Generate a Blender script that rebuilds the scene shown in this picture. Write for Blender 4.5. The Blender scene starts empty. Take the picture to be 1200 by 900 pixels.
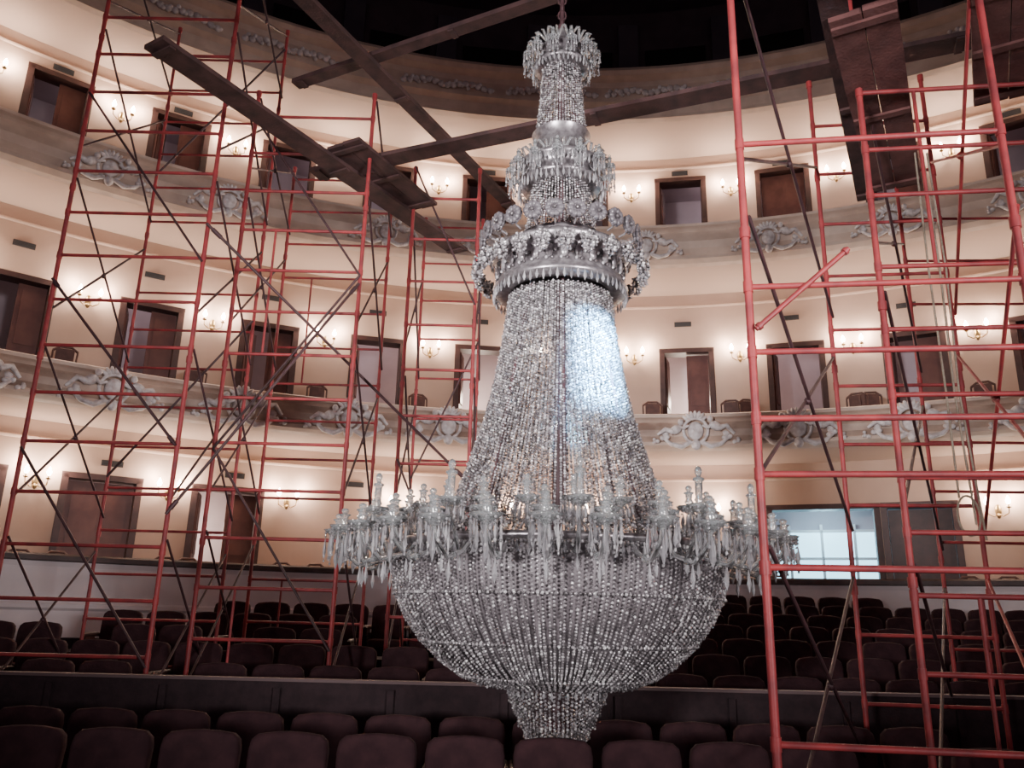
import bpy, bmesh, math, random
import numpy as np
from mathutils import Vector, Matrix
random.seed(7); rng=np.random.default_rng(7)
LIFT=1.6
CX,CY=1.0,1.6
RP,RW,RC=14.5,16.2,18.4
S=bpy.context.scene
def link(o): S.collection.objects.link(o); return o

# ---------------------------------------------------------------- materials
def mat(name,col,rough=.6,metal=0,spec=.5,noise=None,nscale=8,emit=None,estr=0,bump=0,bscale=40,trans=0):
    m=bpy.data.materials.new(name); m.use_nodes=True
    nt=m.node_tree; b=nt.nodes['Principled BSDF']
    b.inputs['Base Color'].default_value=(*col,1)
    b.inputs['Roughness'].default_value=rough
    b.inputs['Metallic'].default_value=metal
    b.inputs['Specular IOR Level'].default_value=spec
    b.inputs['Transmission Weight'].default_value=trans
    tc=nt.nodes.new('ShaderNodeTexCoord')
    if noise:
        n=nt.nodes.new('ShaderNodeTexNoise'); n.inputs['Scale'].default_value=nscale; n.inputs['Detail'].default_value=5
        nt.links.new(tc.outputs['Object'],n.inputs['Vector'])
        r=nt.nodes.new('ShaderNodeValToRGB')
        r.color_ramp.elements[0].position=.35; r.color_ramp.elements[0].color=(*noise,1)
        r.color_ramp.elements[1].position=.65; r.color_ramp.elements[1].color=(*col,1)
        nt.links.new(n.outputs['Fac'],r.inputs['Fac']); nt.links.new(r.outputs['Color'],b.inputs['Base Color'])
    if bump:
        n2=nt.nodes.new('ShaderNodeTexNoise'); n2.inputs['Scale'].default_value=bscale
        nt.links.new(tc.outputs['Object'],n2.inputs['Vector'])
        bp=nt.nodes.new('ShaderNodeBump'); bp.inputs['Strength'].default_value=bump; bp.inputs['Distance'].default_value=.02
        nt.links.new(n2.outputs['Fac'],bp.inputs['Height']); nt.links.new(bp.outputs['Normal'],b.inputs['Normal'])
    if emit:
        b.inputs['Emission Color'].default_value=(*emit,1); b.inputs['Emission Strength'].default_value=estr
    return m
def crystal(name,stops,rough=.07,spec=1.0,trans=0.0,metal=0.0):
    # random tone per piece: sparkle and dark facets painted into the base colour
    m=mat(name,(.7,.7,.7),rough,metal,spec,trans=trans); nt=m.node_tree; b=nt.nodes['Principled BSDF']
    g=nt.nodes.new('ShaderNodeNewGeometry'); r=nt.nodes.new('ShaderNodeValToRGB'); r.color_ramp.interpolation='LINEAR'
    els=r.color_ramp.elements
    els[0].position=stops[0][0]; els[0].color=(*stops[0][1],1); els[1].position=stops[-1][0]; els[1].color=(*stops[-1][1],1)
    for p,c in stops[1:-1]:
        e=els.new(p); e.color=(*c,1)
    nt.links.new(g.outputs['Random Per Island'],r.inputs['Fac']); nt.links.new(r.outputs['Color'],b.inputs['Base Color'])
    return m
M_wall=mat('cream_plaster',(.58,.415,.325),.8,noise=(.52,.365,.28),nscale=1.2)
M_soff=mat('cream_soffit',(.58,.44,.36),.8)
M_par=mat('parapet_cream',(.74,.59,.49),.6,noise=(.62,.48,.39),nscale=3)
M_parb=mat('parapet_painted',(.68,.53,.43),.6,noise=(.34,.24,.19),nscale=1.6)
M_white=mat('painted_white',(.86,.79,.80),.6,noise=(.78,.72,.73),nscale=2)
M_rel=mat('relief_plaster',(.90,.86,.85),.55,noise=(.56,.49,.47),nscale=9)
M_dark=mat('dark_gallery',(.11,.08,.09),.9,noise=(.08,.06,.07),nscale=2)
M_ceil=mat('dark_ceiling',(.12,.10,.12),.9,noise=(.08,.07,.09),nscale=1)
M_frame=mat('dark_door_wood',(.07,.03,.026),.5,noise=(.045,.02,.016),nscale=6)
M_leaf=mat('red_brown_door',(.16,.065,.05),.5,noise=(.11,.04,.034),nscale=4)
M_corr=mat('corridor_paint',(.52,.43,.47),.8,noise=(.46,.38,.42),nscale=2)
M_floor=mat('maroon_carpet',(.045,.026,.03),.95,noise=(.03,.018,.021),nscale=12,bump=.2)
M_seat=mat('maroon_velvet',(.066,.031,.035),.85,spec=.15,noise=(.045,.022,.026),nscale=9,bump=.15)
M_seat2=mat('seat_dark_metal',(.022,.018,.022),.7,spec=.2)
M_red=mat('red_scaffold_paint',(.44,.055,.058),.5,noise=(.25,.04,.045),nscale=7,bump=.1)
M_redd=mat('dark_steel',(.09,.04,.045),.5,noise=(.055,.028,.032),nscale=9)
M_wood=mat('old_plank_wood',(.11,.055,.052),.8,noise=(.055,.03,.03),nscale=5,bump=.3)
M_woodr=mat('reddish_plank_wood',(.18,.075,.068),.8,noise=(.11,.045,.042),nscale=5,bump=.3)
M_gold=mat('aged_gold',(.45,.30,.14),.35,metal=.9,noise=(.3,.19,.09),nscale=20)
M_bulb=mat('lamp_glow',(1,.85,.7),.5,emit=(1,.84,.70),estr=200)
M_vent=mat('vent_grey',(.05,.045,.045),.6)
M_metal=mat('silvered_metal',(.42,.40,.41),.3,metal=.7,noise=(.22,.20,.21),nscale=25)
M_bead=crystal('crystal_beads',[(0,(.16,.15,.155)),(.45,(.42,.40,.41)),(.82,(.66,.64,.65)),(.9,(1,1,1)),(1,(1,1,1))],.05,metal=.4)
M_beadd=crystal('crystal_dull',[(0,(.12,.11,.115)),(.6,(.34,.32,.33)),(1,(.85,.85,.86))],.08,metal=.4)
M_glass=mat('cut_glass',(.80,.84,.84),.04,metal=.0,spec=1,trans=.82)
M_prism=crystal('crystal_prisms',[(0,(.34,.34,.35)),(.6,(.62,.62,.64)),(1,(1,1,1))],.05,trans=.6)
M_lin=mat('added_shell_grey',(.20,.18,.19),.5)
M_rope=mat('hemp_rope',(.40,.34,.27),.9,noise=(.3,.25,.18),nscale=60)

# ---------------------------------------------------------------- mesh builder
class MB:
    def __init__(s): s.v=[]; s.f=[]; s.m=[]; s.sm=[]
    def add(s,v,f,mi=0,sm=True):
        o=len(s.v); s.v+= [tuple(x) for x in v]
        for q in f: s.f.append(tuple(o+i for i in q)); s.m.append(mi); s.sm.append(sm)
    def box(s,c,d,mi=0,rot=None):
        v=[Vector((sx*d[0]/2,sy*d[1]/2,sz*d[2]/2)) for sx in(-1,1) for sy in(-1,1) for sz in(-1,1)]
        if rot: v=[rot@x for x in v]
        v=[x+Vector(c) for x in v]
        s.add(v,[(0,1,3,2),(4,6,7,5),(0,4,5,1),(2,3,7,6),(0,2,6,4),(1,5,7,3)],mi,False)
    def tube(s,pts,r,n=8,mi=0,cap=True):
        pts=[Vector(p) for p in pts]; rs=r if isinstance(r,(list,tuple)) else [r]*len(pts)
        v=[];f=[]
        up=None
        for i,p in enumerate(pts):
            t=(pts[min(i+1,len(pts)-1)]-pts[max(i-1,0)]).normalized()
            if up is None:
                up=Vector((0,0,1)) if abs(t.z)<.9 else Vector((1,0,0))
            a=t.cross(up)
            if a.length<1e-4: a=t.cross(Vector((0,1,0)))
            a.normalize(); b=a.cross(t).normalized(); up=b
            for k in range(n):
                an=2*math.pi*k/n
                v.append(p+a*math.cos(an)*rs[i]+b*math.sin(an)*rs[i])
        for i in range(len(pts)-1):
            for k in range(n):
                k2=(k+1)%n
                f.append((i*n+k,i*n+k2,(i+1)*n+k2,(i+1)*n+k))
        s.add(v,f,mi)
        if cap:
            s.add(v[:n],[tuple(range(n))],mi,False); s.add(v[-n:],[tuple(range(n))[::-1]],mi,False)
    def lathe(s,prof,n=16,c=(0,0,0),mi=0,scal=0,lobes=0):
        v=[];f=[]
        for (r,z) in prof:
            for k in range(n):
                a=2*math.pi*k/n
                rr=r*(1+scal*math.cos(lobes*a)) if lobes else r
                v.append((c[0]+rr*math.cos(a),c[1]+rr*math.sin(a),c[2]+z))
        for i in range(len(prof)-1):
            for k in range(n):
                k2=(k+1)%n; f.append((i*n+k,i*n+k2,(i+1)*n+k2,(i+1)*n+k))
        s.add(v,f,mi)
    def ell(s,c,d,n=10,mi=0,rot=None):
        prof=[]; v=[];f=[]; m=n//2+1
        for i in range(m+1):
            t=math.pi*i/m
            for k in range(n):
                a=2*math.pi*k/n
                x=Vector((d[0]*math.sin(t)*math.cos(a),d[1]*math.sin(t)*math.sin(a),d[2]*math.cos(t)))
                if rot: x=rot@x
                v.append(x+Vector(c))
        for i in range(m):
            for k in range(n):
                k2=(k+1)%n; f.append((i*n+k,(i+1)*n+k,(i+1)*n+k2,i*n+k2))
        s.add(v,f,mi)
    def prism(s,c,r,h,mi=0):
        x,y,z=c; v=[(x,y,z)]
        for k in range(5):
            a=2*math.pi*k/5+c[0]*7; v.append((x+r*math.cos(a),y+r*math.sin(a),z-h*.65))
        v.append((x,y,z-h))
        f=[(0,1+(k+1)%5,1+k) for k in range(5)]+[(6,1+k,1+(k+1)%5) for k in range(5)]
        s.add(v,f,mi,False)
    def mesh(s,name,mats):
        me=bpy.data.meshes.new(name); me.from_pydata(s.v,[],s.f)
        for m in mats: me.materials.append(m)
        me.polygons.foreach_set('material_index',s.m)
        me.polygons.foreach_set('use_smooth',s.sm); me.update()
        return me
def obj(name,me,loc=(0,0,0),rz=0,parent=None,label=None,cat=None,group=None,kind=None):
    o=bpy.data.objects.new(name,me); o.location=loc; o.rotation_euler=(0,0,rz)
    if parent: o.parent=parent
    if label: o['label']=label
    if cat: o['category']=cat
    if group: o['group']=group
    if kind: o['kind']=kind
    return link(o)
def polar(r,phi,z=0):
    p=math.radians(phi); return (CX+r*math.sin(p),CY+r*math.cos(p),z)
def sweep(mb,prof,a0=-82,a1=82,n=110,mis=None,sm=True):
    m=len(prof); o0=len(mb.v)
    for i in range(n+1):
        a=a0+(a1-a0)*i/n
        for (r,z) in prof: mb.v.append(polar(r,a,z))
    for j in range(m-1):
        for i in range(n):
            mb.f.append((o0+i*m+j,o0+(i+1)*m+j,o0+(i+1)*m+j+1,o0+i*m+j+1)); mb.m.append(mis[j] if mis else 0); mb.sm.append(False)

# ---------------------------------------------------------------- auditorium shell
DA=[-39.3,-31,-22.7,-14.4,-6.1,2.2,10.5,18.8,27.1,35.4,43.7,-47.6]
DA.sort()
def wdeg(w,r=RW): return math.degrees(w/2/r)
tiers={1:dict(z0=-.2,z1=3.3,dz=2.35),2:dict(z0=3.42,z1=7.3,dz=5.92),3:dict(z0=7.42,z1=10.9,dz=10.28)}
doors={1:[(-40.4,1.3,'closed'),(-32.4,1.3,'closed'),(-24.3,1.3,'half'),(19.8,2.1,'wide'),(26.2,1.3,'dark'),(36,1.3,'closed')],
       2:[(a,1.12,['open','half','half','halfd','open','open','open','half','open','half','open','half'][i]) for i,a in enumerate(DA)],
       3:[(a,1.12,['half','half','halfd','open','open','half','open','open','closed','half','open','half'][i]) for i,a in enumerate(DA)]}
mb=MB()
for t,T in tiers.items():
    edges=set([x*1.5 for x in range(-54,55)])
    iv=[]
    for (a,w,k) in doors[t]:
        h=wdeg(w); iv.append((a-h,a+h)); edges|={a-h,a+h}
    edges=sorted(edges)
    for e0,e1 in zip(edges[:-1],edges[1:]):
        if e1-e0<1e-5: continue
        mid=(e0+e1)/2; zb=T['z0']-.1
        ind=any(p<mid<q for p,q in iv)
        if ind: zb=T['dz']
        v=[polar(RW,e0,zb),polar(RW,e1,zb),polar(RW,e1,T['z1']),polar(RW,e0,T['z1']),
           polar(RW+.25,e0,zb),polar(RW+.25,e1,zb),polar(RW+.25,e1,T['z1']),polar(RW+.25,e0,T['z1'])]
        fs=[(0,1,2,3),(4,7,6,5)]
        if ind: fs.append((0,4,5,1))
        mb.add(v,fs,0,False)
    for p,q in iv:
        for e in (p,q):
            mb.add([polar(RW,e,T['z0']),polar(RW+.25,e,T['z0']),polar(RW+.25,e,T['dz']),polar(RW,e,T['dz'])],[(0,1,2,3)],0,False)
obj('wall_back',mb.mesh('wall_back',[M_wall]),kind='structure')
mb=MB()
for z in (2.9,6.95,10.55):
    sweep(mb,[(RW-.005,z),(RW-.03,z+.02),(RW-.04,z+.05),(RW-.02,z+.07),(RW-.005,z+.08)])
obj('trim_1',mb.mesh('trim_1',[M_wall]),kind='structure')
mb=MB(); sweep(mb,[(RC,-.3),(RC,10.9)])
for z in (-.2,3.27,3.42,7.27,7.42,10.87): sweep(mb,[(RW,z),(RC,z)])
obj('wall_corridor',mb.mesh('wall_corridor',[M_corr]),kind='structure')
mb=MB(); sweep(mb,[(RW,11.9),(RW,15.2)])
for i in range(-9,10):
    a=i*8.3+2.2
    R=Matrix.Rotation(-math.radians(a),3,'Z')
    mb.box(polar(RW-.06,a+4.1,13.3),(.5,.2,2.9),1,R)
    mb.box(polar(RW-.03,a,13.0),(1.5,.1,2.0),2,R)  # solid near-black panels: shade of the openings put into the colour
obj('wall_gallery',mb.mesh('wall_gallery',[M_dark,M_ceil,mat('painted_dark_opening',(.012,.01,.012),.9)]),kind='structure')
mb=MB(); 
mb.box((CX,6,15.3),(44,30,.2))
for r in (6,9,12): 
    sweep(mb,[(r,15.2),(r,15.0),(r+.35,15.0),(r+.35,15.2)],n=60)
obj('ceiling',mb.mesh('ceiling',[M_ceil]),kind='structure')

# balconies
def balcony(t,label):
    mb=MB(); RE=RW-.005
    if t==1:
        prof=[(14.62,.80),(14.40,.80),(14.36,.77),(14.36,.70),(14.44,.68),(14.46,.60),(14.46,.05),(14.42,.02),(14.42,-.04),(14.46,-.08),(14.46,-1.75)]
        mis=[2,2,2,2,1,1,1,1,1,1]
        sweep(mb,prof,mis=mis); sweep(mb,[(14.62,.8),(14.62,-.2)]); sweep(mb,[(14.46,-.2),(RE,-.2)],mis=[3])
        mats=[M_par,M_white,M_frame,M_floor]
    elif t in(2,3):
        zt=4.0 if t==2 else 8.2; zb=3.3 if t==2 else 7.3; h=zt-zb
        prof=[(14.7,zt),(14.42,zt),(14.36,zt-.03),(14.36,zt-.09),(14.44,zt-.12),(14.50,zt-.16),(14.42,zt-.3*h-.03),(14.34,zt-.5*h),(14.36,zt-.68*h),(14.46,zt-.80*h),(14.40,zt-.83*h),(14.38,zt-.93*h),(14.5,zb),(14.62,zb-.03),(RE,zb-.03)]
        mis=[0,0,0,0,0,1,1,1,1,0,0,0,0,2]
        sweep(mb,prof,mis=mis); sweep(mb,[(14.7,zt),(14.7,zb+.12),(RE,zb+.12)],mis=[0,3])
        mats=[M_par,M_parb if t==2 else M_par,M_soff,M_floor]
    else:
        prof=[(14.8,12.1),(14.25,12.1),(14.2,12.0),(14.25,11.9),(14.4,11.82),(14.45,11.72),(14.45,11.42),(14.38,11.38),(14.38,11.3),(14.5,11.22),(14.55,11.02),(14.48,10.98),(14.48,10.9),(14.62,10.87),(RE,10.87)]
        sweep(mb,prof,mis=[0]*5+[0]+[0]*7+[2]); sweep(mb,[(14.8,12.1),(14.8,11.1),(RE,11.1)],mis=[0,3])
        mats=[M_par,M_parb,M_soff,M_dark]
    return obj('balcony',mb.mesh('balcony',mats),label=label,cat='balcony')
B1=balcony(1,'white panelled low parapet of the parterre boxes with dark wood cap')
B2=balcony(2,'curved cream balcony with painted parapet and plaster sculptures, first tier')
B3=balcony(3,'curved cream balcony with moulded parapet and plaster reliefs, second tier')
B4=balcony(4,'wide moulded cream cornice and dark upper gallery under ceiling')
def relief_mesh(seed):
    r=random.Random(seed); mb=MB()
    mb.ell((0,-.05,0),(.17,.10,.21),12); 
    pts=[(.25*math.cos(a),-.06,.28*math.sin(a)) for a in [2*math.pi*k/16 for k in range(17)]]
    mb.tube(pts,.035,6)
    for k in range(7):
        a=math.radians(40+100*k/6); 
        mb.ell((.24*math.cos(a),-.06,.12+.24*math.sin(a)),(.04,.05,.1),8,0,Matrix.Rotation(-(a-math.pi/2),3,'Y'))
    for sx in(-1,1):
        j=r.uniform(-.05,.05)
        mb.ell((sx*.40,-.09,.06+j),(.14,.1,.10),10,0,Matrix.Rotation(sx*.6,3,'Y'))
        mb.ell((sx*.30,-.12,.22+j),(.065,.065,.075),10)
        mb.tube([(sx*.46,-.12,.0+j),(sx*.62,-.13,.06+j),(sx*.78,-.08,-.08)],[.07,.055,.03],8)
        mb.tube([(sx*.36,-.12,.12+j),(sx*.24,-.15,.04),(sx*.14,-.14,.1)],[.04,.035,.025],8)
        for k in range(9):
            u=k/8; a=u*4.2
            mb.ell((sx*(.55+.33*u+.05*math.cos(a*2)),-.04,-.18+.11*math.sin(a*1.5)+.06*r.random()),(.075*(1.1-u*.6),.05,.05*(1.2-u*.5)),8,0,Matrix.Rotation(sx*a,3,'Y'))
        mb.tube([(sx*.1,-.06,-.25),(sx*.3,-.09,-.36),(sx*.5,-.07,-.3),(sx*.66,-.05,-.16)],[.05,.06,.05,.03],8)
    mb.ell((0,-.08,-.32),(.1,.08,.12),10)
    return mb.mesh('relief_sculpture',[M_rel])
RM=[relief_mesh(s) for s in (1,2,3)]
for (B,z,angs,sc) in ((B2,3.62,[-42,-33.4,-24.8,-16.8,-9.0,0,10.7,18.4,26.3,34.5,43],.95),(B3,7.68,[-36,-27.5,-15,-6,7.2,17.2,26.5,36],.85)):
    for i,a in enumerate(angs):
        o=obj('relief_sculpture',RM[i%3],polar(14.37,a,z),-math.radians(a),parent=B,label='white plaster relief of cartouche with reclining figures',group='reliefs on balcony front'); o.scale=(sc,1,sc*.95)
mb=MB()
for k in range(-7,8):
    x=k*.14; mb.ell((x,-.03,-.05*math.cos(k*.9)),(.08,.05,.08),8); mb.ell((x+.05,-.04,.08*math.sin(k*1.7)),(.05,.04,.05),8)
FM=mb.mesh('frieze_garland',[M_rel])
for a in (-34,-24,-10.5,-1,8,17,26,36):
    obj('frieze_garland',FM,polar(14.43,a,11.56),-math.radians(a),parent=B4,label='white plaster garland on cornice frieze')

# doors
dn=0
for t,T in tiers.items():
    for (a,w,k) in doors[t]:
        dn+=1; H=T['dz']-T['z0']; mb=MB(); fw=.09
        for sx in(-1,1): mb.box((sx*(w/2-fw/2+.02),.1,H/2),(fw,.36,H))
        mb.box((0,.1,H-fw/2+.02),(w+.04,.36,fw)); mb.box((0,-.04,H+.0),(w+.10,.05,.08)); 
        for sx in(-1,1): mb.box((sx*(w/2+.01),-.05,H/2),(.07,.05,H))
        d=obj(f'door_{dn}',mb.mesh('door_frame',[M_frame]),polar(RW,a,T['z0']),-math.radians(a),kind='structure')
        def leaf(width,hx,ang,m=M_leaf):
            l=MB(); l.box((width/2,0,(H-fw)/2),(width,.045,H-fw-.02))
            for zz,hh in ((H*.25,H*.32),(H*.70,H*.42)):
                l.box((width/2,-.03,zz),(width*.66,.02,hh))
            l.tube([(width*.9,-.03,1.05),(width*.9,-.09,1.05)],.015,8); l.ell((width*.9,-.1,1.05),(.025,.02,.025),8)
            obj('door_leaf',l.mesh('door_leaf',[m]),(hx,.12,.0),ang,parent=d)
        hw=w/2-fw+.01
        if k=='closed': leaf(hw,-hw,0); leaf(hw,0,0)
        elif k=='dark': leaf(hw,-hw,0,M_frame); leaf(hw,0,0,M_frame)
        elif k=='half': leaf(hw,0.0,0); leaf(hw,-hw,math.radians(80))
        elif k=='halfd': leaf(hw,0.0,0.0); leaf(hw,-hw,math.radians(60))
        elif k=='open': leaf(hw*.9,-hw,math.radians(78))
M_win=mat('daylight_pane',(.6,.8,.9),.3,emit=(.38,.80,1.0),estr=3.0)
mb=MB(); 
for i in range(4):
    for j in range(3): mb.box((-1.05+.7*i,0,.35+.62*j),(.64,.04,.56),0)
for i in range(5): mb.box((-1.4+.7*i,-.02,1.0),(.06,.08,2.1),1)
for j in range(4): mb.box((0,-.02,.04+.62*j),(2.9,.08,.06),1)
obj('window_1',mb.mesh('window_1',[M_win,M_white]),polar(RC-.08,19.8,.15),-math.radians(19.8),kind='structure')
vm=MB(); vm.box((0,0,0),(.38,.03,.11))
for k in range(4): vm.box((0,-.02,-.04+.026*k),(.34,.02,.012),0,Matrix.Rotation(.5,3,'X'))
VM=vm.mesh('air_vent',[M_vent])
for z,off in ((2.62,0),(6.55,-.2),(10.42,0)):
    for a in (DA if z>3 else (-32.0,-24.0,-15.4)):
        obj('air_vent',VM,polar(RW-.02,a+off,z+(.03 if z>10 else 0)),-math.radians(a),label='small dark slotted air vent on cream wall',cat='air vent',group='air vents above the doors')
# box chairs
mb=MB()
mb.box((0,0,.44),(.42,.40,.06)); 
for sx in(-1,1):
    mb.tube([(sx*.19,.18,0),(sx*.19,.19,.45),(sx*.20,.25,1.0)],.018,6); mb.tube([(sx*.18,-.17,0),(sx*.18,-.17,.44)],.018,6)
mb.tube([(-.20,.25,1.0),(-.1,.26,1.08),(.1,.26,1.08),(.20,.25,1.0)],.025,6); mb.box((0,.235,.82),(.3,.03,.44)); mb.box((0,.22,.6),(.38,.02,.04))
CHM=mb.mesh('box_chair',[mat('chair_brown_wood',(.13,.06,.045),.5,noise=(.08,.035,.03),nscale=8)])
for z,angs in ((-.2,(-39,-37,-34.6,-28.5,-26.7,-20.5,-18.3,-13,-10.5,13,16,28.5,31,33.3)),(3.4,(-36.5,-28,-19,-11,7.6,13.6,15.2,22.6,24,31))):
    for a in angs:
        obj('box_chair',CHM,polar(15.05,a,z),-math.radians(a)+random.uniform(-.3,.3),label='small brown wooden chair behind box parapet',cat='chair',group='wooden chairs in the boxes')

# sconces
mb=MB(); mb.ell((0,-.02,0),(.06,.03,.13),10); mb.ell((0,-.05,-.1),(.035,.03,.05),8)
SB=mb.mesh('backplate',[M_gold])
SAm=[];SUm=[]
for sx in(-1,1):
    mb=MB()
    mb.tube([(0,-.04,-.05),(sx*.08,-.10,-.11),(sx*.17,-.14,-.06),(sx*.18,-.15,.03)],.011,6)
    mb.lathe([(.0,0),(.035,.01),(.045,.03)],10,(sx*.18,-.15,.03)); mb.tube([(sx*.18,-.15,.03),(sx*.18,-.15,.11)],.013,8)
    SAm.append(mb.mesh('sconce_arm',[M_gold]))
    mb=MB(); mb.lathe([(.004,0),(.028,.02),(.042,.06),(.024,.11),(.002,.16)],10,(sx*.18,-.15,.11))
    SUm.append(mb.mesh('lamp_bulb',[M_bulb]))
sc_angs=[(DA[i]+DA[i+1])/2 for i in range(len(DA)-1)]
ld=bpy.data.lights.new('sconce_light','POINT'); ld.energy=27; ld.color=(1,.79,.645); ld.shadow_soft_size=.07
for t,z in ((1,2.15),(2,5.72),(3,9.85)):
    for a in (sc_angs if t>1 else [-36.3,-28.3,-20.2,-12.0,-4,3,11.8,31.0,40]):
        o=obj('wall_sconce',SB,polar(RW-.01,a,z),-math.radians(a),label='gilded two-arm wall sconce glowing on cream wall',cat='wall sconce',group='gilded sconces between the box doors')
        for i in(0,1):
            obj('sconce_arm',SAm[i],parent=o); obj('lamp_bulb',SUm[i],parent=o)
            l=bpy.data.objects.new('sconce_light',ld); l.location=((-.30,.30)[i],-.17,.30); l.parent=o; link(l)
lc=bpy.data.lights.new('corridor_light','POINT'); lc.energy=11; lc.color=(1,.84,.86); lc.shadow_soft_size=.15
lb=bpy.data.lights.new('corridor_bright','POINT'); lb.energy=100; lb.color=(1,.82,.66); lb.shadow_soft_size=.15
def cl(d,a,z):
    l=bpy.data.objects.new(d.name,d); l.location=polar(17.5,a,z); link(l)
for a in (-31,-14.4,18.8,35): cl(lc,a,6.6); 
for a in (-35,-18,14,30): cl(lc,a,10.5)
cl(lb,10.5,5.0); cl(lb,-6.1,5.0); cl(lb,-26,1.6)
lw=bpy.data.lights.new('foyer_daylight','POINT'); lw.energy=55; lw.color=(.45,.82,1); lw.shadow_soft_size=.3; cl(lw,20,2.2)

# ---------------------------------------------------------------- floor (terraced) and partition
ROW0,RS,RZ,R0=8.4,.93,.16,-1.45
FZ=-1.70
def floor_z(y):
    if y<7.75: return FZ
    k=min(6,max(0,int((y-7.86)//RS))); return R0+RZ*k
mb=MB()
mb.box((CX,0.0,FZ-.1),(34,15.5,.2))
for k in range(7):
    y0=7.75 if k==0 else 7.86+RS*k; y1=7.86+RS*(k+1) if k<6 else 16.5
    z=R0+RZ*k; mb.box((CX,(y0+y1)/2,(z-1.9)/2),(34,y1-y0,z+1.9))
obj('floor',mb.mesh('floor',[M_floor]),kind='structure')
mb=MB(); mb.box((CX,7.66,-1.15),(19,.08,1.1)); mb.box((CX,7.65,-.585),(19,.12,.025),1)
for k in range(-9,10): mb.box((CX+k,7.61,-1.1),(.06,.04,.9),0)
obj('partition',mb.mesh('partition',[M_floor,mat('worn_rail',(.17,.12,.12),.7,spec=.2)]),label='low dark partition with light rail between seat blocks',cat='partition')

# ---------------------------------------------------------------- seats
def rounded(outline,depth,bev,y0=0):
    bm=bmesh.new()
    vs=[bm.verts.new((x,y0,z)) for x,z in outline]; f=bm.faces.new(vs)
    e=bmesh.ops.extrude_face_region(bm,geom=[f])
    for g in e['geom']:
        if isinstance(g,bmesh.types.BMVert): g.co.y+=depth
    bmesh.ops.recalc_face_normals(bm,faces=bm.faces)
    ed=[x for x in bm.edges if len(x.link_faces)==2 and x.calc_face_angle(0)>.9]
    bmesh.ops.bevel(bm,geom=ed,offset=bev,segments=3,affect='EDGES',profile=.5)
    for f in bm.faces: f.smooth=True
    return bm
def finish(bm,name,mats):
    me=bpy.data.meshes.new(name); bm.to_mesh(me); bm.free()
    for m in mats: me.materials.append(m)
    return me
out=[(-.25,0),(.25,0),(.262,.42),(.25,.485),(.21,.52),(.1,.535),(0,.54),(-.1,.535),(-.21,.52),(-.25,.485),(-.262,.42)]
bm=rounded(out,.10,.03,-.05); bmesh.ops.rotate(bm,verts=bm.verts,cent=(0,0,0),matrix=Matrix.Rotation(-.14,3,'X'))
bmesh.ops.translate(bm,verts=bm.verts,vec=(0,.2,.40)); ME_back=finish(bm,'seat_back',[M_seat])
bm=rounded([(-.235,0),(.235,0),(.235,.13),(-.235,.13)],.46,.035,-.27); bmesh.ops.translate(bm,verts=bm.verts,vec=(0,0,.33)); ME_cush=finish(bm,'seat_cushion',[M_seat])
mb=MB()
for sx in(-1,1):
    mb.box((sx*.265,.02,.28),(.03,.30,.52)); mb.box((sx*.265,.05,.015),(.05,.38,.03)); mb.box((sx*.265,.0,.46),(.03,.42,.10))
mb.box((0,.08,.33),(.5,.05,.04))
ME_sup=mb.mesh('seat_support',[M_seat2])
ME_arms=[]
for sx in(-1,1):
    mb=MB()
    mb.tube([(sx*.265,-.24,.60),(sx*.265,-.2,.615),(sx*.265,.17,.615),(sx*.265,.22,.60)],[.018,.028,.028,.018],8)
    mb.box((sx*.265,-.05,.55),(.025,.25,.1)); ME_arms.append(mb.mesh('armrest',[M_frame]))
legs=[]
towers=[
 dict(f=[(-5.0,8.2),(-3.42,8.2)],r=[(-5.0,10.05),(-3.42,10.05)],zt=8.2,rs=.52,lab='tall red steel scaffold tower with rungs standing among seats'),
 dict(f=[(-3.28,8.85),(-1.82,8.85)],r=[(-3.28,10.65),(-1.82,10.65)],zt=6.3,rs=.52,lab='red steel scaffold tower with dark cross braces beside chandelier'),
 dict(f=[(-1.42,10.1),(-.52,10.1)],r=[(-1.42,11.6),(-.52,11.6)],zt=6.02,rs=.62,lab='narrow red scaffold tower behind the chandelier'),
 dict(f=[(1.40,4.5),(2.92,4.28)],r=[(3.0,7.2),(4.08,7.05)],zt=5.4,rg=[-.6,.29,.80,1.12,1.52,1.93,2.9,4.12],lab='near red scaffold tower with thick posts beside chandelier'),
 dict(f=[(2.74,5.62),(4.2,5.42)],r=[(4.65,8.85),(6.0,8.75)],zt=5.2,rg=[-.9,-.3,.2,.62,1.0,1.6,2.1,2.6,3.2,3.6,4.12],lab='red scaffold tower with ladder rungs and wooden decks'),
]
for T in towers: legs+=T['f']+T['r']
AX,AY=.37,6.1
rows=[(5.55,FZ),(6.62,FZ)]+[(ROW0+RS*k,R0+RZ*k) for k in range(7)]
ns=0
for (y,z) in rows:
    half=math.sqrt(max(0,14.0**2-(y+.3-CY)**2)) if y>CY else 12
    x0=max(CX-half+.3,-.68*y-.9); x1=min(CX+half-.3,.70*y+.9)
    x=.62-.58*40+ (.29 if int(y*2)%2 else 0)
    while x<x1:
        if x>x0 and not (x<-1 and math.hypot(x-CX,y-CY)>11.7) and not any(abs(x-lx)<.36 and -.36<ly-y<.44 for lx,ly in legs):
            o=obj('theater_seat',ME_back,(x,y,z),random.uniform(-.01,.01),label='dark maroon upholstered folding theater seat in a row',cat='seat',group='maroon theater seats in rows')
            obj('seat_cushion',ME_cush,parent=o); obj('seat_support',ME_sup,parent=o)
            for A in ME_arms: obj('armrest',A,parent=o)
            ns+=1
        x+=.58
print('seats',ns)

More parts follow.
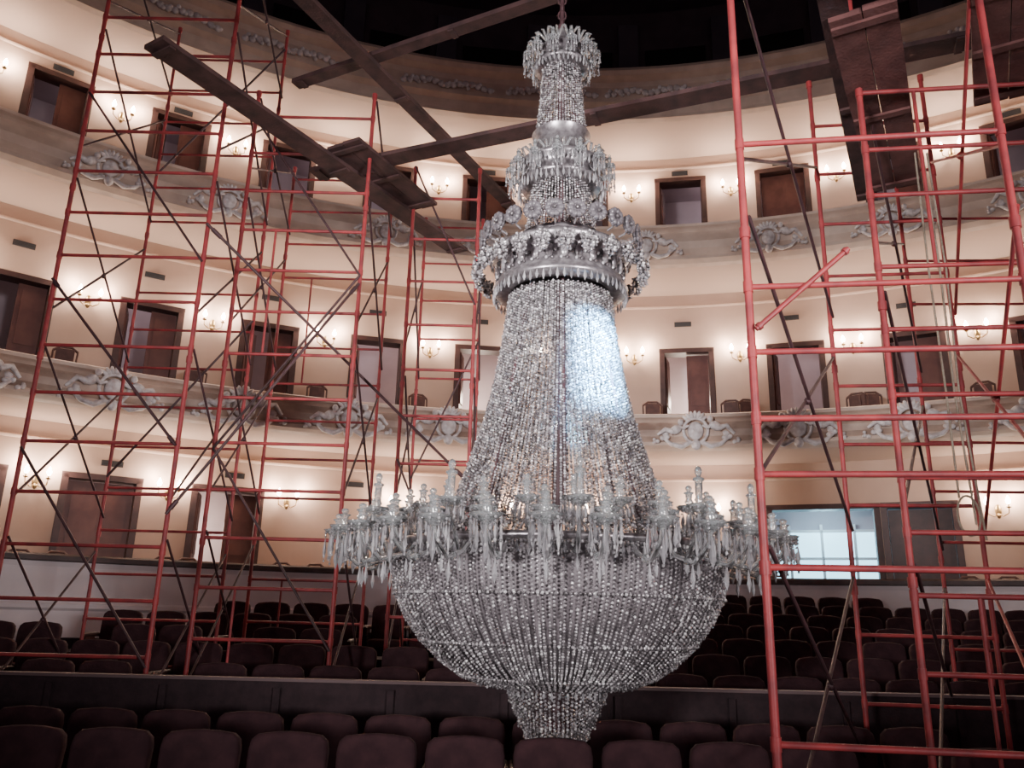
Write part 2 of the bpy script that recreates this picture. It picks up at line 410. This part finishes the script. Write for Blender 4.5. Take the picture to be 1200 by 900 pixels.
# ---------------------------------------------------------------- scaffolds
def frame_mesh(p,q,z0,z1,rungs,r,inner):
    mb=MB(); P=Vector((*p,0)); Q=Vector((*q,0)); Z=lambda v,z: v+Vector((0,0,z))
    for v in (P,Q):
        mb.tube([Z(v,z0),Z(v,z1)],r,10); mb.tube([Z(v,z1-.07),Z(v,z1+.0)],r*1.35,10)
    for z in rungs:
        mb.tube([Z(P,z),Z(Q,z)],r*.78,8)
        for v in(P,Q): mb.tube([Z(v,z-.035),Z(v,z+.035)],r*1.25,8)
    if inner and len(rungs)>1:
        for u in (.28,):
            v=P.lerp(Q,u); mb.tube([Z(v,rungs[0]),Z(v,rungs[-1])],r*.6,8)
    return mb.mesh('scaffold_frame',[M_red])
for ti,T in enumerate(towers):
    base=min(floor_z(p[1]) for p in T['f']+T['r'])
    E=obj('scaffold_tower',None,(T['f'][0][0],T['f'][0][1],base),label=T['lab'],cat='scaffold tower')
    off=Vector(E.location)
    def ch(name,me,label=None):
        o=obj(name,me,tuple(-off),parent=E,label=label); return o
    for side in('f','r'):
        p,q=T[side]; zf=[floor_z(p[1]),floor_z(q[1])]; z0=max(zf)+.02
        allr=T.get('rg') or [z0+.45+T['rs']*k for k in range(40) if z0+.45+T['rs']*k<T['zt']-.05]
        if side=='r' and T.get('rg'): allr=[z0+.5+.55*k for k in range(40) if z0+.5+.55*k<T['zt']-.05]
        zz=z0
        li=0
        while zz<T['zt']-.1:
            z1=min(zz+2.0,T['zt']); 
            if T['zt']-z1<.4: z1=T['zt']
            rg=[z for z in allr if zz<=z<z1]
            ch('scaffold_frame',frame_mesh(p,q,zz,z1,rg,.024 if side=='f' else .021,(li%2==0 and ti in(1,4)) ))
            zz=z1; li+=1
        mb=MB()
        for v in(p,q): mb.box((v[0],v[1],floor_z(v[1])+.012),(.15,.15,.02)); mb.tube([(v[0],v[1],floor_z(v[1])),(v[0],v[1],z0+.1)],.018,8)
        ch('base_plate',mb.mesh('base_plate',[M_redd]))
    zz=base+.5; 
    while zz<T['zt']-1.0:
        z1=min(zz+1.6,T['zt']-.1)
        for i in (0,1):
            a=T['f'][i]; b=T['r'][i]
            mb=MB(); mb.tube([(a[0],a[1],zz),(b[0],b[1],z1)],.014,6); mb.tube([(a[0]+.03,a[1],z1),(b[0]+.03,b[1],zz)],.014,6)
            m=((Vector((*a,0))+Vector((*b,0)))/2); mb.ell((m[0]+.015,m[1],(zz+z1)/2),(.03,.03,.03),8)
            ch('cross_brace',mb.mesh('cross_brace',[M_redd if ti<3 or i==0 else M_red]))
        zz+=2.0
    zz=base+.9; k=0
    while zz<T['zt']-1.6 and ti in(0,1,2):
        p,q=T['f'] if k%2==0 else T['r']
        if ti==1: 
            p,q=T['f']
        mb=MB(); s=(p,q) if k%2==0 else (q,p)
        mb.tube([(s[0][0],s[0][1]-.03,zz+2.1 if zz+2.1<T['zt'] else T['zt']),(s[1][0],s[1][1]-.03,zz)],.015,6)
        ch('diagonal_brace',mb.mesh('diagonal_brace',[M_redd])); zz+=2.1; k+=1
def pole(p,q,r,m,lab,name='scaffold_pole'):
    mb=MB(); mb.tube([p,q],r,8); mb.tube([Vector(p).lerp(Vector(q),.02),Vector(p).lerp(Vector(q),.05)],r*1.5,8); mb.tube([Vector(p).lerp(Vector(q),.95),Vector(p).lerp(Vector(q),.98)],r*1.5,8)
    return obj(name,mb.mesh(name,[m]),label=lab,cat='scaffold pole')
pole((-3.42,8.15,4.1),(-.52,10.05,1.6),.018,M_redd,'dark thin steel tie pole clamped between scaffold towers')
pole((-1.82,8.80,3.7),(-3.42,8.15,.9),.016,M_redd,'dark thin steel tie pole clamped between scaffold towers')
pole((-5.0,8.15,3.4),(-3.42,8.15,1.6),.016,M_redd,'dark thin steel brace pole clamped on scaffold tower')
pole((1.42,4.46,1.65),(1.98,4.40,2.15),.016,M_red,'short red brace pole clamped on near scaffold')
def plank(p,q,w,th,z,m,lab,name='wooden_plank',n=1):
    P=Vector((*p,z)); Q=Vector((*q,z)); d=(Q-P); L=d.length; ang=math.atan2(d.y,d.x)
    mb=MB(); ww=w/n
    for i in range(n):
        mb.box((L/2,-w/2+ww*(i+.5),0),(L-(.03*(i%2)),ww-.008,th))
    for x in (.12,L-.12,L*.5): mb.box((x,0,-th/2-.012),(.07,w-.02,.022))
    return obj(name,mb.mesh(name,[m]),tuple(P),ang,label=lab,cat='plank')
plank((-3.60,6.75),(-.85,11.35),.30,.05,5.34,M_wood,'long dark weathered plank laid across scaffold towers',n=1)
plank((-2.62,9.35),(4.35,6.55),.26,.05,5.44,M_wood,'long dark board spanning between scaffold towers behind chandelier')
plank((-2.9,6.2),(-.1,11.75),.20,.06,6.36,M_wood,'narrow black timber laid high on scaffolding')
plank((-2.85,8.9),(1.3,6.8),.16,.06,6.46,M_wood,'narrow dark timber high on scaffolding')
plank((-2.1,8.55),(-1.3,10.1),.5,.04,5.40,M_wood,'short dark brown board resting on plank',n=2)
plank((2.40,4.75),(3.75,7.15),.46,.05,4.18,M_woodr,'wide reddish brown scaffold deck of boards',n=2)
plank((2.02,4.4),(3.60,7.45),.20,.05,4.22,M_wood,'narrow dark plank beside scaffold deck')
plank((3.25,4.4),(4.0,5.7),.50,.05,4.18,M_woodr,'wide reddish scaffold deck board',n=2)
mb=MB()
for dx in(0,.07,.11):
    mb.tube([(3.62+dx,6.5,4.15),(3.61+dx*1.4,6.5,3.0),(3.63+dx,6.51,1.9),(3.62+dx*1.6,6.5,1.0-dx*3)],.009,6)
pts=[(3.68+.09*math.sin(t),6.5,.86+.16*math.cos(t)-.0*t) for t in [2*math.pi*k/20 for k in range(21)]]
mb.tube(pts,.009,6)
obj('rope',mb.mesh('rope',[M_rope]),label='pale hemp ropes hanging from scaffold deck',cat='rope')

# ---------------------------------------------------------------- chandelier
CH=obj('chandelier',None,(AX,AY,-.78),label='giant tiered crystal chandelier lowered into the auditorium',cat='chandelier')
def cpart(name,me,z=0,label=None,kind=None,loc=None,rz=0,parent=None):
    return obj(name,me,loc or (0,0,.78+z),rz,parent=parent or CH,label=label,kind=kind)
def interp(prof,n):
    P=np.array(prof); d=np.r_[0,np.cumsum(np.hypot(*np.diff(P,axis=0).T))]
    u=np.linspace(0,d[-1],n); return np.c_[np.interp(u,d,P[:,0]),np.interp(u,d,P[:,1])],d[-1]
def bead_mesh(name,C,size,mat_,flat=1.0):
    C=np.asarray(C); N=len(C)
    oc=np.array([(1,0,0),(-1,0,0),(0,1,0),(0,-1,0),(0,0,1),(0,0,-1)],float)
    q=rng.normal(size=(N,4)); q/=np.linalg.norm(q,axis=1)[:,None]
    w,x,y,z=q.T
    Rm=np.stack([1-2*(y*y+z*z),2*(x*y-z*w),2*(x*z+y*w),2*(x*y+z*w),1-2*(x*x+z*z),2*(y*z-x*w),2*(x*z-y*w),2*(y*z+x*w),1-2*(x*x+y*y)],1).reshape(N,3,3)
    sz=np.asarray(size)*(.85+.3*rng.random(N))
    V=(np.einsum('nij,kj->nki',Rm,oc)*sz[:,None,None]+C[:,None,:]).reshape(-1,3)
    tr=np.array([(0,2,4),(2,1,4),(1,3,4),(3,0,4),(2,0,5),(1,2,5),(3,1,5),(0,3,5)])
    F=(np.arange(N)[:,None,None]*6+tr[None]).reshape(-1,3)
    me=bpy.data.meshes.new(name); me.vertices.add(len(V)); me.vertices.foreach_set('co',V.ravel())
    me.loops.add(len(F)*3); me.loops.foreach_set('vertex_index',F.ravel().astype(np.int32))
    me.polygons.add(len(F)); me.polygons.foreach_set('loop_start',np.arange(0,len(F)*3,3,dtype=np.int32))
    me.polygons.foreach_set('loop_total',np.full(len(F),3,dtype=np.int32))
    me.materials.append(mat_); me.update(); me.validate(); return me
def strands(prof,nst,step,jit=.004,stagger=True):
    pts,L=interp([(r,z) for r,z in prof],int(max(3,sum(math.hypot(prof[i+1][0]-prof[i][0],prof[i+1][1]-prof[i][1]) for i in range(len(prof)-1))/step)))
    out=[]
    for k in range(nst):
        a=2*math.pi*k/nst+rng.normal()*.004
        r=pts[:,0]+rng.normal(size=len(pts))*jit; z=pts[:,1]+(step/2 if stagger and k%2 else 0)*-1
        out.append(np.c_[r*math.cos(a),r*math.sin(a),z])
    return np.vstack(out)
cone=[(.41,2.46),(.447,2.115),(.505,1.76),(.585,1.42),(.69,1.085),(.80,.76),(.90,.60)]
bowl=[(1.21,.47),(1.205,.3),(1.17,.14),(1.09,-.02),(.97,-.17),(.83,-.30),(.69,-.39),(.55,-.44),(.34,-.455)]
cone_in=[(r-.07,z) for r,z in cone]
cpart('crystal_strand_cone',bead_mesh('crystal_strand_cone',strands(cone,136,.021),.0118,M_bead),label='conical curtain of clear crystal bead strands',kind='stuff')
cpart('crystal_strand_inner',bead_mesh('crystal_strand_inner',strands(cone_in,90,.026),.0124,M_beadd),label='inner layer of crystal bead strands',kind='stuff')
cpart('crystal_bowl_net',bead_mesh('crystal_bowl_net',strands(bowl,210,.0245,jit=.003),.0125,M_bead),label='deep bowl of crystal bead netting',kind='stuff')
cpart('crystal_rim_cover',bead_mesh('crystal_rim_cover',strands([(.88,.62),(1.02,.58),(1.2,.49)],150,.03),.012,M_bead),kind='stuff',label='beaded shoulder around bowl rim')
C=[]
for (r,z) in ((1.225,.44),(1.22,.38),(1.185,.14),(.985,-.17),(.70,-.395)):
    n=int(2*math.pi*r/.028)
    for k in range(n):
        a=2*math.pi*k/n; C.append((r*math.cos(a),r*math.sin(a),z))
cpart('crystal_band',bead_mesh('crystal_band',C,.0145,M_bead),kind='stuff',label='horizontal rows of larger crystal beads')
cpart('crystal_neck',bead_mesh('crystal_neck',np.vstack([strands([(.235,3.5),(.255,3.25),(.31,2.95)],66,.022),strands([(.165,4.62),(.18,4.3),(.215,3.98)],52,.022)]),.0112,M_bead),kind='stuff',label='cylindrical necks of crystal bead strands')
tail=[]
for i,(r,z) in enumerate(((.345,-.46),(.31,-.54),(.275,-.62),(.235,-.69))):
    tail.append(strands([(r,z),(r-.012,z-.10)],int(70*r/.34),.02))
tail.append(strands([(.02,-.79),(.22,-.79)],40,.03)); tail.append(strands([(.35,-.455),(.56,-.445)],60,.03))
cpart('crystal_tail',bead_mesh('crystal_tail',np.vstack(tail),.0122,M_bead),kind='stuff',label='stepped crystal pendant under bowl')
mb=MB(); mb.lathe([(1.15,.44),(1.15,.3),(1.12,.14),(1.04,-.0),(.92,-.14),(.78,-.26),(.64,-.345),(.5,-.40),(.02,-.41)],56)  # added opaque grey shell, fills in tone behind the bead net
cpart('added_bowl_shell',mb.mesh('added_bowl_shell',[M_lin]))
def ring(prof,n=56,name='metal_ring',m=M_metal,**k):
    mb=MB(); mb.lathe(prof,n,**k); return cpart(name,mb.mesh(name,[m]))
ring([(1.16,.50),(1.225,.50),(1.235,.48),(1.225,.455),(1.16,.455)],64)
ring([(.40,2.50),(.52,2.50),(.545,2.53),(.52,2.56),(.50,2.60),(.50,2.74),(.53,2.78),(.56,2.81),(.55,2.84),(.4,2.86),(.3,2.92)],64)
ring([(.30,2.94),(.34,2.95),(.35,2.98),(.30,3.0)],40)
ring([(.2,3.44),(.33,3.46),(.35,3.49),(.32,3.52),(.32,3.58),(.36,3.62),(.37,3.65),(.3,3.70),(.24,3.76),(.22,3.9),(.25,3.96)],48)
ring([(.15,4.60),(.23,4.62),(.25,4.65),(.22,4.68),(.20,4.74),(.24,4.78),(.2,4.82),(.06,4.9),(.04,5.05)],40)
ring([(.32,-.44),(.36,-.45),(.36,-.47),(.32,-.475)],40)
mb=MB(); mb.tube([(0,0,-.7),(0,0,5.1)],.035,10)
for k in range(8):
    a=2*math.pi*k/8; mb.tube([(.34*math.cos(a),.34*math.sin(a),2.5),(.75*math.cos(a),.75*math.sin(a),.6)],.014,6)
    mb.tube([(.15*math.cos(a),.15*math.sin(a),4.6),(.2*math.cos(a),.2*math.sin(a),2.9)],.01,6)
cpart('central_stem',mb.mesh('central_stem',[M_redd]))
mb=MB(); mb.tube([(0,0,5.0),(0,0,15.2)],.02,8); 
for k in range(12): mb.tube([(.035*math.cos(t),0,5.05+.08*k+.05*math.sin(t)) if not k%2 else (0,.035*math.cos(t),5.05+.08*k+.05*math.sin(t)) for t in [2*math.pi*j/10 for j in range(11)]],.008,5)
cpart('hanging_cable',mb.mesh('hanging_cable',[M_redd]))
def placed(name,me,n,r,z,off=0,lab=None,sc=1):
    res=[]
    for k in range(n):
        a=2*math.pi*(k+off)/n
        o=cpart(name,me,loc=(r*math.cos(a),r*math.sin(a),.78+z),rz=a+math.pi/2,label=lab); o.scale=(sc,)*3; res.append((o,a))
    return res
mb=MB(); mb.ell((0,0,0),(.035,.018,.06),8); 
for s in range(6):
    t=2*math.pi*s/6; mb.ell((.045*math.cos(t),0,.07*math.sin(t)),(.013,.012,.013),6)
placed('oval_crystal',mb.mesh('oval_crystal',[M_beadd]),28,.515,2.67,0)
# rosettes: smoky glass petals on the crown; local -Y faces outward
M_ros=mat('smoky_glass_petals',(.13,.12,.13),.12,spec=.8)
mb=MB()
for k in range(10):
    t=2*math.pi*k/10; mb.ell((.05*math.cos(t),-.012,.05*math.sin(t)),(.027,.016,.027),8)
    mb.ell((.05*math.cos(t),.012,.05*math.sin(t)),(.027,.016,.027),8)
mb.ell((0,-.022,0),(.018,.016,.018),8,1); mb.ell((0,.0,0),(.065,.012,.065),10,0); mb.tube([(0,.0,-.03),(0,.04,-.07),(0,.09,-.08)],.008,6,1)
placed('crystal_rosette',mb.mesh('crystal_rosette',[M_ros,M_beadd]),24,.64,2.95,.5,'round smoky petalled crystal rosette')
P=rng.normal(size=(80,3)); P/=np.linalg.norm(P,axis=1)[:,None]; P*= (rng.random((80,1))**.4)*np.array([[.066,.05,.085]])
placed('crystal_cluster',bead_mesh('crystal_cluster',P,.015,M_bead),24,.68,2.68,0,'hanging crystal bead cluster')
def arm_set(n,r0,r1,z0,zc,hcand,drop,sc,off,nm='candle_arm',nd=10):
    mb=MB(); L=r1-r0
    mb.tube([(0,L,z0-zc),(0,L*.72,z0-zc-.10*sc),(0,L*.35,z0-zc-.14*sc),(0,L*.06,-.10*sc),(0,0,-.03*sc)],[.012*sc,.016*sc,.017*sc,.014*sc,.012*sc],8)
    mb.ell((0,L*.5,z0-zc-.13*sc),(.026*sc,.026*sc,.026*sc),8)
    A=mb.mesh(nm,[M_glass])
    mb=MB(); mb.lathe([(.012,-.04),(.03,-.025),(.07,0),(.095,.025),(.088,.028),(.03,.012),(.01,.01)],18,scal=.08,lobes=9); 
    for v in range(len(mb.v)): mb.v[v]=tuple(c*sc for c in mb.v[v])
    Bo=mb.mesh('bobeche',[M_glass])
    mb=MB()
    h=hcand; q=sc
    mb.lathe([(.012,0),(.04*q,.012),(.022*q,.035),(.036*q,.05),(.022*q,.07),(.026*q,.08),(.027*q,h*.62),(.042*q,h*.67),(.038*q,h*.71),(.014*q,h*.74),(.024*q,h*.82),(.027*q,h*.90),(.016*q,h*.975),(.002,h)],12)
    Cn=mb.mesh('glass_candle',[M_glass])
    mb=MB()
    for k in range(nd):
        a=2*math.pi*k/nd; x,y=.088*sc*math.cos(a),.088*sc*math.sin(a); d=drop*(.6+.4*((k*5)%3)/2)
        mb.ell((x,y,.0),(.009,.009,.009),5); mb.ell((x,y,-.022),(.008,.008,.008),5); mb.prism((x,y,-.03),.012*sc,d*.7)
        mb.ell((x,y,-d*.7-.035),(.009,.009,.012),5)
    mb.prism((0,0,-.05),.02*sc,drop*.9); mb.prism((0,L*.4,z0-zc-.14*sc),.016*sc,drop*.7)
    Dr=mb.mesh('crystal_drops',[M_prism])
    for o,a in placed(nm,A,n,r1,zc,off,'curved glass arm with crystal dish and candle'):
        obj('bobeche',Bo,parent=o); obj('glass_candle',Cn,parent=o); obj('crystal_drops',Dr,parent=o)
arm_set(30,1.18,1.60,.47,.53,.14,.22,1.0,0)
arm_set(11,1.10,1.40,.50,.66,.26,.16,.9,.3)
arm_set(24,1.14,1.40,.49,.60,.15,.18,.9,.55)
arm_set(24,.88,1.12,.60,.70,.16,.15,.85,.1)
arm_set(14,.32,.42,3.56,3.60,.11,.14,.5,.2,nm='small_arm')
arm_set(12,.22,.30,4.72,4.74,.11,.09,.5,.4,nm='small_arm')
def fringe(n,r,z,h,rr,name='prism_fringe',m=M_prism):
    mb=MB()
    for k in range(n):
        a=2*math.pi*k/n; mb.prism((r*math.cos(a),r*math.sin(a),z),rr,h*(1 if k%2 else .85))
    cpart(name,mb.mesh(name,[m]),kind='stuff',label='fringe of hanging crystal prisms')
fringe(110,1.24,.45,.10,.012); fringe(64,.535,2.52,.10,.014); fringe(48,.355,3.48,.11,.012); fringe(40,.25,4.64,.09,.01); fringe(70,.57,2.82,.09,.012)
fringe(40,.345,-.47,.07,.012); fringe(24,.22,-.76,.05,.012); fringe(60,.36,3.64,.10,.012)
mb=MB()
for s in(-1,0,1): mb.tube([(0,.03,0),(s*.03,0,.05),(s*.055,-.03,.085),(s*.07,-.055,.07)],[.009,.012,.012,.004],6)
placed('leaf_spray',mb.mesh('leaf_spray',[M_glass]),14,.25,4.79,0,'upright crystal leaf spray')
placed('leaf_spray',bpy.data.meshes['leaf_spray'],16,.35,3.63,0)

# ---------------------------------------------------------------- lift everything so the floor is near z=0
for o in list(bpy.data.objects):
    if o.parent is None: o.location.z+=LIFT
# ---------------------------------------------------------------- lights
def area(loc,tgt,sx,sy,e,col,spread=180):
    l=bpy.data.lights.new('unseen_area_light','AREA'); l.shape='RECTANGLE'; l.size=sx; l.size_y=sy; l.energy=e; l.color=col; l.spread=math.radians(spread)
    o=bpy.data.objects.new('unseen_area_light',l); o.location=loc; o.rotation_euler=(Vector(tgt)-Vector(loc)).to_track_quat('-Z','Y').to_euler(); link(o)
area((1.7,-2.2,4.2),(.645,5.6,1.84+LIFT),.30,.70,95,(.22,.58,1.0),2)
area((-6.5,-7,2.4),(-.2,6,4.4),1.8,1.8,170,(1,.93,.95),34)  # added fill from behind the camera, brightens the chandelier
area((7.5,-7,2.4),(0.2,6,4.4),1.8,1.8,110,(1,.92,.94),34)  # second added fill, evens out the balcony fronts
w=bpy.data.worlds.new('World'); S.world=w; w.use_nodes=True
w.node_tree.nodes['Background'].inputs[0].default_value=(.84,.62,.72,1); w.node_tree.nodes['Background'].inputs[1].default_value=.16
# ---------------------------------------------------------------- camera
cam=bpy.data.cameras.new('camera'); co=bpy.data.objects.new('camera',cam); link(co)
cam.sensor_width=36; cam.lens=950/1200*36; cam.clip_end=200
p=math.radians(16); th=math.radians(1.4)
co.matrix_world=Matrix.Translation((0,0,LIFT))@Matrix.Rotation(math.pi/2+p,4,'X')@Matrix.Rotation(th,4,'Z')
S.camera=co
